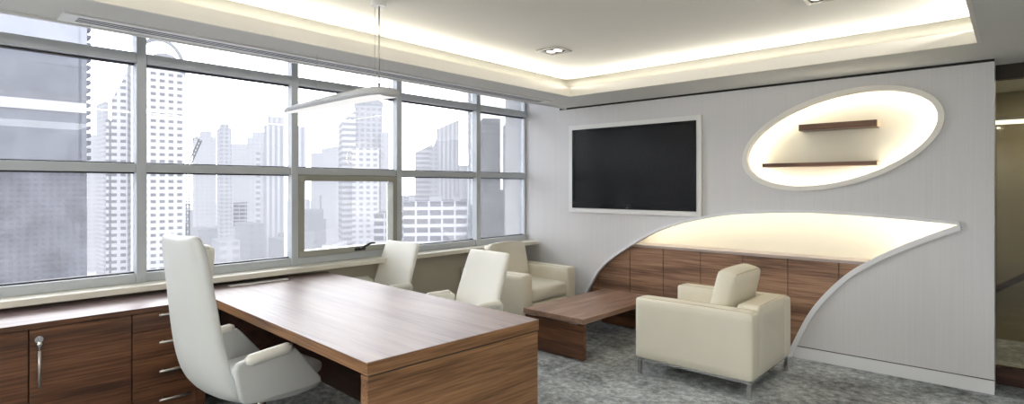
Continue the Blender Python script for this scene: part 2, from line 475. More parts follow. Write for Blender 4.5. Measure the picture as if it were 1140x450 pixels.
# windows -----------------------------------------------------------
MY = [-2.16, -1.05, 0.06, 1.164, 2.275, 3.347, 4.436, 5.30]
ZB, ZM, ZT, ZH = 0.834, 1.63, 2.39, 2.78
for i in range(len(MY) - 1):
    y0, y1 = MY[i], MY[i + 1]
    w = tag(empty('window_%d' % (i + 1)), kind='structure')
    x0, x1 = -4.64, -4.50
    bm = bmesh.new()
    add_box(bm, x0, x1, y1 - .03, y1 + .03, ZB - .002, ZH)                   # post at the far side
    if i == 0: add_box(bm, x0, x1, y0 - .03, y0 + .03, ZB - .002, ZH)
    if i == len(MY) - 2:
        bm.free(); bm = bmesh.new(); add_box(bm, x0, XW + .012, y1 - .02, y1 + .012, ZB - .002, ZH)
    mesh_obj('post', bm, M['alu'], w, bevel=.004)
    a, b = y0 + .031, y1 - (.031 if i < len(MY) - 2 else .021)
    f = box('bottom_rail', M['alu'], -4.63, -4.515, a, b, ZB - .002, ZB + .062, w, bevel=.004)
    box('transom', M['alu'], -4.63, -4.515, a, b, ZM - .032, ZM + .028, w, bevel=.004)
    box('transom', M['alu'], -4.63, -4.500, a, b, ZT - .034, ZT + .034, w, bevel=.004)
    box('top_rail', M['alu'], -4.63, -4.515, a, b, ZH - .05, ZH, w, bevel=.004)
    bm = bmesh.new()
    for z0, z1 in ((ZB + .0625, ZB + .071), (ZM - .042, ZM - .0325), (ZM + .0285, ZM + .036), (ZT - .045, ZT - .0345)):
        add_box(bm, -4.60, -4.555, a, b, z0, z1)
    mesh_obj('gasket', bm, M['gasket'], w)
    rows = [(ZM + .03, ZT - .034), (ZT + .034, ZH - .05)]
    if i == 4:                                                            # opening sash in the third bay in view
        s = empty('sash', parent=w)
        bm = bmesh.new()
        za, zb = ZB + .064, ZM - .034
        for q in ((a, b, za, za + .05), (a, b, zb - .05, zb), (a, a + .05, za + .05, zb - .05), (b - .05, b, za + .05, zb - .05)):
            add_box(bm, -4.61, -4.495, *q)
        mesh_obj('sash_frame', bm, M['alu_dark'], s, bevel=.004)
        box('pane', M['glass'], -4.583, -4.575, a + .05, b - .05, za + .05, zb - .05, s)
        hy = 2.90
        bm = bmesh.new()
        add_box(bm, -4.494, -4.482, hy - .06, hy + .05, za + .012, za + .036)
        add_tube(bm, [(-4.482, hy - .01, za + .024), (-4.455, hy - .01, za + .03), (-4.45, hy + .02, za + .05), (-4.45, hy + .085, za + .075), (-4.45, hy + .13, za + .072)], [.011, .011, .012, .010, .007], 8)
        mesh_obj('handle', bm, M['gasket'], s, smooth=False)
    else:
        rows = [(ZB + .062, ZM - .032)] + rows
    for z0, z1 in rows:
        box('pane', M['glass'], -4.583, -4.575, a, b, z0, z1, w)
tag(box('wall_left_rear', M['wall'], -4.7, -4.5, -3.2, MY[0] - .031, .8, 2.8), kind='structure')

# right: partition of tinted glass
pr = tag(empty('window_8'), kind='structure')
box('header', M['dark_beam'], -0.30, 3.2, YB + .02, YB + .10, 2.31, 2.42, pr)
box('base_rail', M['wood_dark'], -0.30, 3.2, YB + .02, YB + .10, 0.0, .13, pr)
box('post', M['dark_beam'], 0.20, 0.225, YB + .03, YB + .09, .13, 2.31, pr)
box('pane', M['glass_olive'], -0.30, 0.20, YB + .055, YB + .065, .13, 2.31, pr)
box('pane', M['glass_olive'], 0.225, 3.2, YB + .055, YB + .065, .13, 2.31, pr)

# ------------------------------------------------------------------ ceiling fittings
df = tag(empty('slot_diffuser', (-3.81, 2.69, ZS)), 'long white slot air diffuser let into the soffit above the windows', 'air vent')
bm = bmesh.new()
for x0, x1 in ((-.095, -.062), (.062, .095)): add_box(bm, x0, x1, -2.08, 2.08, -.010, .0)
for y0, y1 in ((-2.08, -2.02), (2.02, 2.08)): add_box(bm, -.062, .062, y0, y1, -.010, .0)
mesh_obj('frame', bm, M['white'], df)
box('face_plate', M['white'], -.062, .062, -2.02, 2.02, -.009, -.0005, df)
for k in range(3):
    x = -.037 + .037 * k
    box('slot', M['plastic'], x - .011, x + .011, -2.01, 2.01, -.0096, -.0089, df)

dl = tag(empty('ceiling_downlight', (-2.85, 3.69, ZC)), 'square recessed downlight nearer the corner of the room, seen whole', 'ceiling light', 'downlights in the tray ceiling')
bm = bmesh.new()
a, b = .105, .078
for r in ((-a, a, -a, -b), (-a, a, b, a), (-a, -b, -b, b), (b, a, -b, b)): add_box(bm, *r, -.008, 0)
mesh_obj('frame', bm, plain('downlight frame', srgb(150, 148, 140), .4, .5), dl)
box('housing', M['black'], -b, b, -b, b, -.003, -.001, dl)
for k in range(2):
    bm = bmesh.new()
    q = bmesh.ops.create_uvsphere(bm, u_segments=16, v_segments=8, radius=.034)
    for v in bm.verts: v.co = (v.co.x * .95 - .036 + .072 * k, v.co.y * 1.4, v.co.z * .25 - .006)
    mesh_obj('lamp', bm, M['bulb'], dl, smooth=True)
d2 = copy_tree(dl); d2.location = (-0.854, 3.70, ZC)
d2['label'] = 'square recessed downlight above the oval niche, cut by the top of the picture'

# pendant over the desk
pd = tag(empty('pendant_lamp', (-3.44, 2.0, 2.07)), 'long white curved pendant lamp hanging over the wooden desk', 'pendant lamp')
st = [(-.66, .000, .020, .014), (-.60, .000, .036, .022), (-.40, .000, .056, .028), (-.1, .002, .072, .033), (.2, .004, .084, .036), (.42, .004, .092, .037), (.56, .000, .092, .036), (.64, -.006, .078, .031), (.685, -.012, .050, .020)]
loops = []; dif = []
for x, z, hw, ht in st:
    L = []
    for k in range(16):
        q = 2 * math.pi * k / 16
        c, s_ = math.cos(q), math.sin(q)
        L.append((x, hw * math.copysign(abs(c) ** .7, c), z + ht * (math.copysign(abs(s_) ** .8, s_)) * (1.0 if s_ > 0 else .8)))
    loops.append(L)
bm = bmesh.new(); add_loft(bm, loops); mesh_obj('shell', bm, M['lamp_white'], pd, smooth=True)
loops = []
for x, z, hw, ht in st[1:-1]:
    L = []
    for k in range(12):
        q = 2 * math.pi * k / 12
        L.append((x, hw * .80 * math.cos(q), z - ht * .55 + ht * .45 * math.sin(q)))
    loops.append(L)
bm = bmesh.new(); add_loft(bm, loops); mesh_obj('diffuser', bm, M['lamp_glow'], pd, smooth=True)
h = ZC - 2.07
sus = tube('suspension_rod', M['steel'], [(.545, 0, .03), (.545, 0, h)], .0045, pd, 8)
tube('grip', M['steel'], [(.545, 0, .034), (.545, 0, .06)], .009, sus, 8)
tube('suspension_wire', M['steel'], [(-.20, 0, .026), (-.20, 0, ZS - 2.07 - .0005)], .0016, pd, 6)
tube('power_cord', M['lamp_white'], [(.50, 0, .036), (.50, .0, h)], .0022, pd, 6)
bm = bmesh.new(); add_tube(bm, [(.54, 0, h - .03), (.54, 0, h - .0005)], .045, 20); mesh_obj('ceiling_rose', bm, M['lamp_white'], pd, smooth=False)

# ------------------------------------------------------------------ television
TVX0, TVX1, TVZ0, TVZ1 = -3.868, -2.278, 1.200, 2.200
tv = tag(empty('television', ((TVX0 + TVX1) / 2, YP, TVZ0)), 'large black flat screen television in a white surround on the pale wall', 'television')
hw, ht = (TVX1 - TVX0) / 2, TVZ1 - TVZ0
def ring(name, mat, x, z0, z1, w, y0, y1, parent, bevel=.003):
    return flat(name, mat, [rect(-x, x, z0, z1), rect(-x + w, x - w, z0 + w, z1 - w)], y1 - y0, 'XZ', y0, parent, bevel)
ring('surround', M['white'], hw, 0, ht, .052, -.030, -.0005, tv)
bz = ring('bezel', M['bezel'], hw - .052, .052, ht - .052, .026, -.040, -.001, tv)
bt = box('lower_bezel', M['bezel'], -hw + .079, hw - .079, -.039, -.002, .0785, .118, tv)
box('screen', M['screen'], -hw + .079, hw - .079, -.033, -.003, .1185, ht - .0785, tv)
cu = bpy.data.curves.new('logo_text', 'FONT'); cu.body = 'SONY'; cu.size = .030; cu.align_x = 'CENTER'; cu.extrude = .0005; cu.space_character = 1.15
to = bpy.data.objects.new('tmp_text', cu); COL.objects.link(to)
dg = bpy.context.evaluated_depsgraph_get(); dg.update()
me = bpy.data.meshes.new_from_object(to.evaluated_get(dg)); bpy.data.objects.remove(to)
me.materials.clear(); me.materials.append(plain('logo grey', srgb(150, 150, 150), .4))
for v in me.vertices: v.co = (v.co.x - .02, -.0402, v.co.y + .088)
lg = bpy.data.objects.new('logo', me); link(lg, tv)
box('power_light', emit('standby light', (.9, .95, 1, 1), .6), -.0225, -.0195, -.0412, -.0402, .058, .072, tv)

# floating shelves in the oval niche
def shelf(x0, x1, z0, z1, label):
    s = tag(empty('wall_shelf', ((x0 + x1) / 2, YO, z0)), label, 'shelf', 'shelves in the oval niche')
    w = (x1 - x0) / 2
    box('board', M['wood_x'], -w, w, -.15, -.001, 0, z1 - z0, s, bevel=.002)
    box('end_cap', plain('pale shelf end', srgb(206, 180, 156), .5), w + .0003, w + .004, -.148, -.003, .002, z1 - z0 - .002, s)
shelf(-1.415, -.835, 1.985, 2.040, 'upper of the two floating walnut shelves, the short one')
shelf(-1.722, -.835, 1.672, 1.706, 'lower of the two floating walnut shelves, the long thin one')

# ------------------------------------------------------------------ desk
dk = tag(empty('executive_desk', (-2.029, 1.341, 0), math.radians(-2.7)), 'large walnut executive desk running out from the window wall', 'desk')
LD, WDK = 2.50, 1.08                                  # along -x, along +y
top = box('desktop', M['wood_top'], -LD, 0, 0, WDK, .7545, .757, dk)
bm = bmesh.new(); add_box(bm, -LD, -.002, .002, WDK - .002, .700, .7543)
mesh_obj('desktop_edge', bm, M['wood_endx'], dk, bevel=.002)
box('end_edge', M['wood_end'], -.0018, .001, .001, WDK - .001, .700, .7543, dk)
box('shadow_gap', M['black'], -.062, -.004, .012, WDK - .012, .692, .6995, dk)
box('end_panel', M['wood_end'], -.060, -.002, .006, WDK - .006, 0, .6915, dk, bevel=.002)
box('modesty_panel', M['wood_dark'], -LD + .03, -.062, .62, .645, .12, .6995, dk)
box('inner_return', M['wood_dark'], -LD + .45, -LD + .47, .08, .618, .10, .6995, dk)

# credenza along the window: cabinets, drawer unit, worktop
XF = -3.975
def cabinet(y0, y1, label, hinge):
    c = tag(empty('storage_cabinet', (XF, (y0 + y1) / 2, 0)), label, 'cabinet', 'walnut cabinets under the window')
    w = (y1 - y0) / 2 - .001
    box('carcass', M['wood_dark'], XW - XF + .002, -.022, -w, w, .0, .722, c)
    d = empty('door', parent=c)
    box('door_panel', M['wood_y'], -.0215, 0, -w + .002, w - .002, .04, .719, d, bevel=.0015)
    s = -1 if hinge == 'far' else 1
    hy = s * (w - .040)
    bm = bmesh.new()
    add_tube(bm, [(.028, hy, .40), (.028, hy, .602)], .0075, 10)
    for z in (.43, .575): add_tube(bm, [(0.0, hy, z), (.028, hy, z)], .005, 8)
    mesh_obj('handle', bm, M['steel'], d, smooth=True)
    bm = bmesh.new()
    add_tube(bm, [(.0, hy, .663), (.014, hy, .663)], [.021, .019], 16)
    add_box(bm, .014, .026, hy - .004, hy + .004, .651, .675)
    add_tube(bm, [(.024, hy, .652), (.026, hy, .640), (.024, hy, .628)], [.012, .016, .010], 8)
    add_tube(bm, [(.024, hy, .632), (.024, hy, .605)], .005, 6)
    mesh_obj('lock', bm, M['chrome'], d, smooth=False)
    return c
cabinet(0.501, 0.978, 'walnut cabinet with an upright bar handle and a key in its lock', 'far')
cabinet(0.024, 0.501, 'walnut cabinet at the edge of the picture, its handle unseen', 'far')
du = tag(empty('drawer_unit', (XF, 1.20, 0)), 'walnut four drawer unit between the cabinet and the desk', 'drawer unit')
box('carcass', M['wood_dark'], XW - XF + .002, -.022, -.221, .19, 0, .722, du)
zt = [.719, .6065, .444, .262, .07]
for k in range(4):
    d = empty('drawer', parent=du)
    box('drawer_front', M['wood_y'], -.0215, 0, -.219, .135, zt[k + 1] + .003, zt[k], d, bevel=.0015)
    zc = (.700, .530, .350, .170)[k]
    bm = bmesh.new()
    add_tube(bm, [(.030, -.085, zc), (.030, .095, zc)], .0075, 10)
    for y in (-.06, .07): add_tube(bm, [(0, y, zc), (.03, y, zc)], .005, 8)
    mesh_obj('handle', bm, M['steel'], d, smooth=True)
lp = box('lock_panel', M['wood_y'], -.0215, 0, .137, .19, .07, .719, du, bevel=.0015)
bm = bmesh.new()
add_tube(bm, [(0, .172, .674), (.014, .172, .674)], .012, 12)
L = [(.022, .172 + .012 * math.cos(q), .655 + .016 * math.sin(q)) for q in (2 * math.pi * k / 12 for k in range(13))]
add_tube(bm, L, .003, 6)
mesh_obj('lock', bm, plain('brass lock', srgb(190, 160, 100), .3, .9), lp)
wt = tag(empty('credenza_worktop', (XF, .7, .724)), 'long polished walnut worktop over the cabinets under the window', 'worktop')
flat('worktop', M['wood_worktop_sheen'], [[(XW - XF + .001, -3.7), (.012, -3.7), (.012, .722), (XW - XF + .001, .749)]], .029, 'XY', .002, wt)
box('front_edge', M['wood_y'], .0125, .0145, -3.7, .722, .001, .030, wt)
# pale cable flap along the back of the desk
cf = tag(empty('cable_flap', (-4.33, 1.90, .757), math.radians(-2)), 'long pale metal cable flap lying along the back of the desk top', 'cable cover')
box('flap', M['white'], -.028, .028, -.22, .22, .0005, .006, cf, bevel=.002)
box('slot', M['white'], -.020, .020, -.21, .21, .0062, .0075, cf)

# ------------------------------------------------------------------ office chairs (shared family)
def cross(w, t, n=24, bow=0.0):
    out = []
    for k in range(n):
        q = 2 * math.pi * k / n
        c, s = math.cos(q), math.sin(q)
        x = w / 2 * math.copysign(abs(c) ** .35, c)
        y = t / 2 * math.copysign(abs(s) ** .6, s)
        out.append((x, y + bow * (2 * x / w) ** 2))
    return out

def shell(stations, mat, parent, name):
    """stations: y, z, width, thickness, bow ; local x across, section lies across the spine"""
    P = [(s[0], s[1]) for s in stations]
    loops = []
    for i, (y, z, w, t, bow) in enumerate(stations):
        a = P[max(i - 1, 0)]; b = P[min(i + 1, len(P) - 1)]
        tan = Vector((b[0] - a[0], b[1] - a[1])).normalized()
        nrm = Vector((-tan.y, tan.x))                   # towards the sitter
        loops.append([(x, y + nrm.x * d, z + nrm.y * d) for x, d in cross(w, t, bow=bow)])
    bm = bmesh.new(); add_loft(bm, loops)
    return mesh_obj(name, bm, mat, parent, smooth=True, sub=1)

def smooth_stations(S_, n=4):
    return catmull([tuple(map(float, s)) for s in S_], n)

def arm(parent, side, half, pts, mat, pad_mat, y_pad):
    """folded leather wing: slanting side panel with a rolled pad on its upper edge"""
    s = side
    out = [(p[0], p[1]) for p in pts]
    cx = sum(p[0] for p in out) / len(out); cz = sum(p[1] for p in out) / len(out)
    dense = []
    for i in range(len(out)):
        a, b = out[i], out[(i + 1) % len(out)]
        for k in range(6):
            t = k / 6; dense.append((a[0] + (b[0] - a[0]) * t, a[1] + (b[1] - a[1]) * t))
    # round the outline's corners
    for _ in range(1):
        dense = [((dense[i - 1][0] + 2 * dense[i][0] + dense[(i + 1) % len(dense)][0]) / 4,
                  (dense[i - 1][1] + 2 * dense[i][1] + dense[(i + 1) % len(dense)][1]) / 4) for i in range(len(dense))]
    def lay(shrink, off):
        L = []
        for y, z in dense:
            yy = cx + (y - cx) * shrink; zz = cz + (z - cz) * shrink
            lean = (zz - pts[0][1]) * .10
            L.append((s * (half + off + lean), yy, zz))
        return L
    bm = bmesh.new()
    add_loft(bm, [lay(.5, .017), lay(.90, .017), lay(.96, .017), lay(.99, .013), lay(1.0, .004), lay(1.0, -.004), lay(.99, -.013), lay(.96, -.017), lay(.90, -.017), lay(.5, -.017)])
    a = mesh_obj('armrest', bm, mat, parent, smooth=True)
    top = y_pad
    bm = bmesh.new()
    n = 10
    P = [(s * (half + .010 + (top[0][1] + (top[1][1] - top[0][1]) * k / n - pts[0][1]) * .10), top[0][0] + (top[1][0] - top[0][0]) * k / n, top[0][1] + (top[1][1] - top[0][1]) * k / n) for k in range(n + 1)]
    add_tube(bm, P, [.016] + [.030] * (n - 1) + [.018], 12)
    mesh_obj('pad', bm, pad_mat, a, smooth=True)
    return a

def star_base(parent, n, r, zc, caster=True, seat_z=.38):
    tube('gas_column', M['chrome'], [(0, 0, .10), (0, 0, seat_z)], [.030, .024], parent, 14)
    for k in range(n):
        q = 2 * math.pi * (k + .35) / n
        d = Vector((math.cos(q), math.sin(q), 0)); u = Vector((-d.y, d.x, 0))
        bm = bmesh.new()
        loops = []
        for t, w, z0, z1 in ((.02, .030, .085, .135), (.5, .023, .082, .112), (1.0, .016, .075, .092)):
            c = d * r * t
            loops.append([tuple(c + u * w + Vector((0, 0, z0))), tuple(c - u * w + Vector((0, 0, z0))), tuple(c - u * w + Vector((0, 0, z1))), tuple(c + u * w + Vector((0, 0, z1)))])
        add_loft(bm, loops)
        lg = mesh_obj('leg', bm, M['chrome'], parent, bevel=.004)
        bm = bmesh.new()
        c = d * (r - .02)
        if caster:
            for e in (-1, 1):
                o = c + u * (e * .017)
                add_tube(bm, [tuple(o - u * .009 + Vector((0, 0, .030))), tuple(o + u * .009 + Vector((0, 0, .030)))], .0295, 16)
            add_tube(bm, [tuple(c + Vector((0, 0, .03))), tuple(c + Vector((0, 0, .078)))], .009, 8)
            mesh_obj('caster', bm, M['plastic'], lg, smooth=False)
        else:
            add_tube(bm, [tuple(c + Vector((0, 0, .0))), tuple(c + Vector((0, 0, .076)))], [.022, .016], 12)
            mesh_obj('glide', bm, M['plastic'], lg, smooth=False)

# executive chair: faces +y (towards the desk)
ex = tag(empty('executive_chair', (-3.17, 1.40, 0), math.radians(4)), 'tall white leather swivel chair with a head pad, pulled up to the desk', 'office chair')
st = [(-.445, 1.245, .36, .030, .020), (-.440, 1.225, .43, .055, .030), (-.430, 1.12, .475, .062, .040), (-.415, .95, .50, .064, .05), (-.400, .78, .52, .066, .06),
      (-.375, .62, .53, .07, .065), (-.325, .50, .53, .075, .05), (-.245, .425, .53, .08, .03), (-.12, .39, .52, .08, .01), (.06, .375, .51, .075, 0), (.20, .375, .49, .055, 0), (.235, .378, .44, .03, 0)]
st = [(a, b, w, t, bo) for a, b, w, t, bo in st]
st = [(a, b, w * .95, t, bo) for a, b, w, t, bo in st]
shell(smooth_stations(st), M['lea_white'], ex, 'shell')
mesh_obj('head_pad', rbox((.175, .028, .135), .026, .010, 6, (0, -.356, 1.065), Matrix.Rotation(math.radians(-4), 4, 'X').to_euler()), M['lea_cream2'], ex, smooth=True)
mesh_obj('seat', rbox((.235, .245, .038), .034, .020, 8, (0, .005, .462), Matrix.Rotation(math.radians(2), 4, 'X').to_euler()), M['lea_white'], ex, smooth=True)
pts = [(-.255, .40), (.195, .400), (.185, .44), (.02, .645), (-.02, .655), (-.285, .632), (-.30, .60)]
for s in (-1, 1):
    arm(ex, s, .285, pts, M['lea_white'], M['lea_cream2'], ((-.245, .630), (.0, .652)))
star_base(ex, 5, .31, .1, True, .36)

# visitor chairs: face -y ; built facing +y then turned
def visitor(loc, rz, label):
    v = tag(empty('visitor_chair', loc, rz), label, 'office chair', 'visitor chairs across the desk')
    st = [(-.385, .985, .40, .022, 0), (-.380, .972, .45, .045, .004), (-.355, .90, .465, .055, .008), (-.315, .78, .475, .06, .012), (-.27, .65, .48, .065, .014), (-.235, .53, .48, .07, .01),
          (-.19, .45, .48, .075, .004), (-.10, .405, .48, .08, 0), (.05, .39, .48, .08, 0), (.20, .40, .47, .06, 0), (.235, .402, .42, .03, 0)]
    shell(smooth_stations(st), M['lea_cream2'], v, 'shell')
    mesh_obj('seat', rbox((.215, .22, .034), .030, .018, 8, (0, .015, .475)), M['lea_cream2'], v, smooth=True)
    pts = [(-.20, .42), (.15, .42), (.15, .45), (.03, .625), (.0, .64), (-.22, .645), (-.25, .62)]
    for s in (-1, 1):
        arm(v, s, .262, pts, M['lea_cream2'], M['lea_cream2'], ((-.22, .635), (.02, .640)))
    star_base(v, 4, .28, .1, False, .37)
    return v
v1 = visitor((-3.12, 2.80, 0), math.radians(180 - 3), 'ivory visitor chair nearer the coffee table, in front of the corner armchair')
v2 = copy_tree(v1); v2.location = (-4.20, 2.80, 0); v2.rotation_euler = (0, 0, math.radians(180 + 3))
v2['label'] = 'ivory visitor chair nearer the windows, far side of the desk'

# ------------------------------------------------------------------ armchairs: local x forward, built facing +x
def armchair(loc, rz, label):
    a = tag(empty('leather_armchair', loc, rz), label, 'armchair', 'cream leather armchairs')
    D, Wd, zb, za = .458, .452, .128, .612              # half depth, half width, underside, arm height
    aw = .078
    for s in (-1, 1):
        ar = mesh_obj('armrest', rbox((D, aw, (za - zb) / 2), .026, .004, 8, (0, s * (Wd - aw), (za + zb) / 2)), M['lea_cream'], a, smooth=True)
        bm = bmesh.new()
        y = s * (Wd - .018)
        add_tube(bm, [(-D + .03, y, za - .001), (0, y, za + .003), (D - .03, y, za - .001)], .0022, 6)
        y = s * (Wd - 2 * aw + .018)
        add_tube(bm, [(-D + .03, y, za - .001), (0, y, za + .003), (D - .03, y, za - .001)], .0022, 6)
        mesh_obj('seam', bm, M['seam'], ar)
    iw = Wd - 2 * aw - .002
    bk = mesh_obj('back', rbox((.085, iw, (za + .022 - zb) / 2), .026, .006, 8, (-D + .085, 0, (za + .022 + zb) / 2)), M['lea_cream'], a, smooth=True)
    bm = bmesh.new()
    for x in (-D + .016, -D + .154): add_tube(bm, [(x, -iw + .03, za + .020), (x, 0, za + .024), (x, iw - .03, za + .020)], .0022, 6)
    mesh_obj('seam', bm, M['seam'], bk)
    mesh_obj('seat_base', rbox((D - .09, iw, .09), .02, .0, 6, (.085, 0, zb + .09)), M['lea_cream'], a, smooth=True)
    sc = mesh_obj('seat_cushion', rbox((D - .088, iw - .006, .075), .03, .022, 8, (.086, 0, zb + .262)), M['lea_cream'], a, smooth=True)
    R_ = Matrix.Rotation(math.radians(-13), 4, 'Y').to_euler()
    bc = mesh_obj('back_cushion', rbox((.075, iw - .012, .195), .032, .022, 8, (-D + .285, 0, zb + .535), R_), M['lea_cream'], a, smooth=True)
    bm = bmesh.new(); RM = R_.to_matrix()
    for x in (-.062, .062):
        pts = [RM @ Vector((x, y, .196 + (.004 if abs(y) < .1 else 0))) + Vector((-D + .285, 0, zb + .535)) for y in (-iw + .05, 0, iw - .05)]
        add_tube(bm, pts, .003, 6)
    mesh_obj('piping', bm, M['seam'], bc)
    # chrome rail and legs
    bm = bmesh.new()
    for y in (-Wd + .03, Wd - .03): add_box(bm, -D + .02, D - .02, y - .012, y + .012, .112, .128)
    for x in (-D + .03, D - .03): add_box(bm, x - .012, x + .012, -Wd + .03, Wd - .03, .113, .127)
    mesh_obj('base_rail', bm, M['chrome'], a)
    for x in (-D + .03, D - .03):
        for y in (-Wd + .03, Wd - .03):
            box('leg', M['chrome'], x - .014, x + .014, y - .014, y + .014, 0, .1125, a, bevel=.002)
    return a
a1 = armchair((-1.817, 4.452, 0), math.pi, 'cream leather armchair in front of the lit wall recess, its side to us')
a2 = copy_tree(a1); a2.location = (-4.085, 4.64, 0); a2.rotation_euler = (0, 0, 0)
a2['label'] = 'cream leather armchair in the corner under the windows'

# ------------------------------------------------------------------ coffee table
ct = tag(empty('coffee_table', (-3.052, 4.62, 0), math.radians(-1)), 'low walnut coffee table between the two leather armchairs', 'coffee table')
TWd, TL = .338, .665
box('tabletop', M['wood_table'], -TWd, TWd, -TL - .025, TL - .0, .325, .370, ct, bevel=.002)
for y in (-TL - .01, TL - .075):
    p = box('end_panel', M['wood_x'], -TWd + .006, TWd - .006, y, y + .045, .012, .312, ct, bevel=.002)
    for x in (-TWd + .09, TWd - .11):
        box('spacer', M['steel'], x - .04, x + .04, y - .001, y + .04, .3122, .3248, p)
    for x in (-TWd + .08, TWd - .08):
        box('foot', M['steel'], x - .03, x + .03, y + .008, y + .04, .0, .0118, p)

# ------------------------------------------------------------------ added shapes imitating reflections in the tinted glass
cl = tag(empty('light_streak', (.05, 6.6, 2.05)), 'thin glowing bar standing for a light streak reflected in the tinted glass at the right edge', 'lamp')
box('tube', M['tube'], -.5, .9, -.02, .02, 0, .035, cl)  # glowing bar added in place of lights mirrored in the pane
box('bracket', M['steel'], -.50, .9, -.012, .012, .0352, .06, cl)
for x in (-.3, .7): tube('hanger', M['steel'], [(x, 0, .06), (x, 0, .37)], .004, cl, 6)
hr = tag(empty('reflection_bar', (0, 7.2, 0)), 'sloping dark bar standing for a reflection in the tinted glass at the right edge', 'reflection_bar')
bm = bmesh.new(); add_tube(bm, [(-.25, 0, .42), (.9, 0, 1.25)], .03, 8)
mesh_obj('rail', bm, M['wood_dark'], hr)  # dark bar added in place of a blurred reflection in the pane
for x in (-.1, .7):
    z = .42 + (x + .25) * .83 / 1.15
    tube('bracket', M['steel'], [(x, 0, z), (x, .10, z - .02)], .010, hr, 8)

# ------------------------------------------------------------------ the city outside
GZ = -70.0
def direction(px):
    l = (px - 570) / 623
    return Vector((l * .7431 - .6692, l * .6692 + .7431))
def up_at(py, d): return 1.5 + (207.5 - py) / 623 * d
def prism_bm(bm, poly, z0, z1, topz=None, uvl=None):
    """vertical prism with facade UVs in metres; topz: one height per corner for a slanted top"""
    uvl = bm.loops.layers.uv.get('UVMap') or bm.loops.layers.uv.new('UVMap')
    n = len(poly)
    tz = topz or [z1] * n
    lo = [bm.verts.new((x, y, z0)) for x, y in poly]; hi = [bm.verts.new((x, y, tz[i])) for i, (x, y) in enumerate(poly)]
    u = 0
    for i in range(n):
        j = (i + 1) % n
        L = (Vector(poly[j]) - Vector(poly[i])).length
        f = bm.faces.new((lo[i], lo[j], hi[j], hi[i]))
        for lp, uv in zip(f.loops, ((u, z0), (u + L, z0), (u + L, tz[j]), (u, tz[i]))): lp[uvl].uv = uv
        u += L
    f = bm.faces.new(hi)
    for lp in f.loops: lp[uvl].uv = (.0, .0)
    bm.faces.new(lo[::-1])

def footprint(p0, p1, d, depth, yaw=0.0):
    """a rectangle whose near face spans picture columns p0..p1 at distance d, turned by yaw"""
    A, B = direction(p0) * d, direction(p1) * d
    c = (A + B) / 2
    f = c.normalized(); r = Vector((f.y, -f.x)); w = abs((B - A).dot(r))
    if yaw:
        w = max(w * .4, (w - depth * abs(math.sin(yaw))) / abs(math.cos(yaw)))
    R = Matrix.Rotation(yaw, 2)
    c = c + f * depth / 2
    q = [Vector(v) for v in ((-w / 2, -depth / 2), (w / 2, -depth / 2), (w / 2, depth / 2), (-w / 2, depth / 2))]
    out = []
    for v in q:
        v = R @ v
        out.append(tuple(c + r * v.x + f * v.y))
    return out

F = {}
lav = lambda v: srgb(v, v, min(255, v + 8))
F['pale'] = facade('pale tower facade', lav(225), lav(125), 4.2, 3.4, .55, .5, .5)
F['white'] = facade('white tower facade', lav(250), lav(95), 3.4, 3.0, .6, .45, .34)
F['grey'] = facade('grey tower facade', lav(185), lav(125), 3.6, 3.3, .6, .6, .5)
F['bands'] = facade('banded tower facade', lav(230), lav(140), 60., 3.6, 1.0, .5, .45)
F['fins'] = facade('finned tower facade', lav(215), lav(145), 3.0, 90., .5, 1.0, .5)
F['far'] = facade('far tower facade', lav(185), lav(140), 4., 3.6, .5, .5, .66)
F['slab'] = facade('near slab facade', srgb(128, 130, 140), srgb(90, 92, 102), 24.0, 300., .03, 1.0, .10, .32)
F['slab_lo'] = facade('near slab lower facade', srgb(116, 116, 126), srgb(96, 96, 108), 1.7, 1.5, .5, .5, .10, .45)  # darker mottling imitates a reflection in the window glass
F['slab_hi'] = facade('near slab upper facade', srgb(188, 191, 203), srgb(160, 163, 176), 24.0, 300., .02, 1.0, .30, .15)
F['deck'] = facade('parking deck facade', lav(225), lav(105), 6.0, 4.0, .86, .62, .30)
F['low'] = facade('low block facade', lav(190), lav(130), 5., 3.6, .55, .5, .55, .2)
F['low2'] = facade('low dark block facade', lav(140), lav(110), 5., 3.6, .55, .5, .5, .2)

def bpart(name, mat, root, fn):
    bm = bmesh.new(); fn(bm)
    return mesh_obj(name, bm, mat, root)
TAKEN = []
def disc(poly):
    c = sum((Vector(p) for p in poly), Vector((0, 0))) / 4
    return c, max((Vector(p) - c).length for p in poly)
def occupy(poly): TAKEN.append(disc(poly))
def is_free(poly):
    c, r = disc(poly)
    return all((c - q).length > r + s_ for q, s_ in TAKEN)
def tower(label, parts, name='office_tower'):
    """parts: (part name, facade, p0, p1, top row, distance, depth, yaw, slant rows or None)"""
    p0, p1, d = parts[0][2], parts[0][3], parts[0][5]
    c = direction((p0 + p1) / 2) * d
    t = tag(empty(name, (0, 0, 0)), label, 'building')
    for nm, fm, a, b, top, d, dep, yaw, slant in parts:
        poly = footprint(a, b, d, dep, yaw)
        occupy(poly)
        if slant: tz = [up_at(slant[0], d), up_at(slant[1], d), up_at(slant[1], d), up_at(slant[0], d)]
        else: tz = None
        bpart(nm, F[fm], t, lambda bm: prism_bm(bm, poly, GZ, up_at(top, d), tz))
    return t

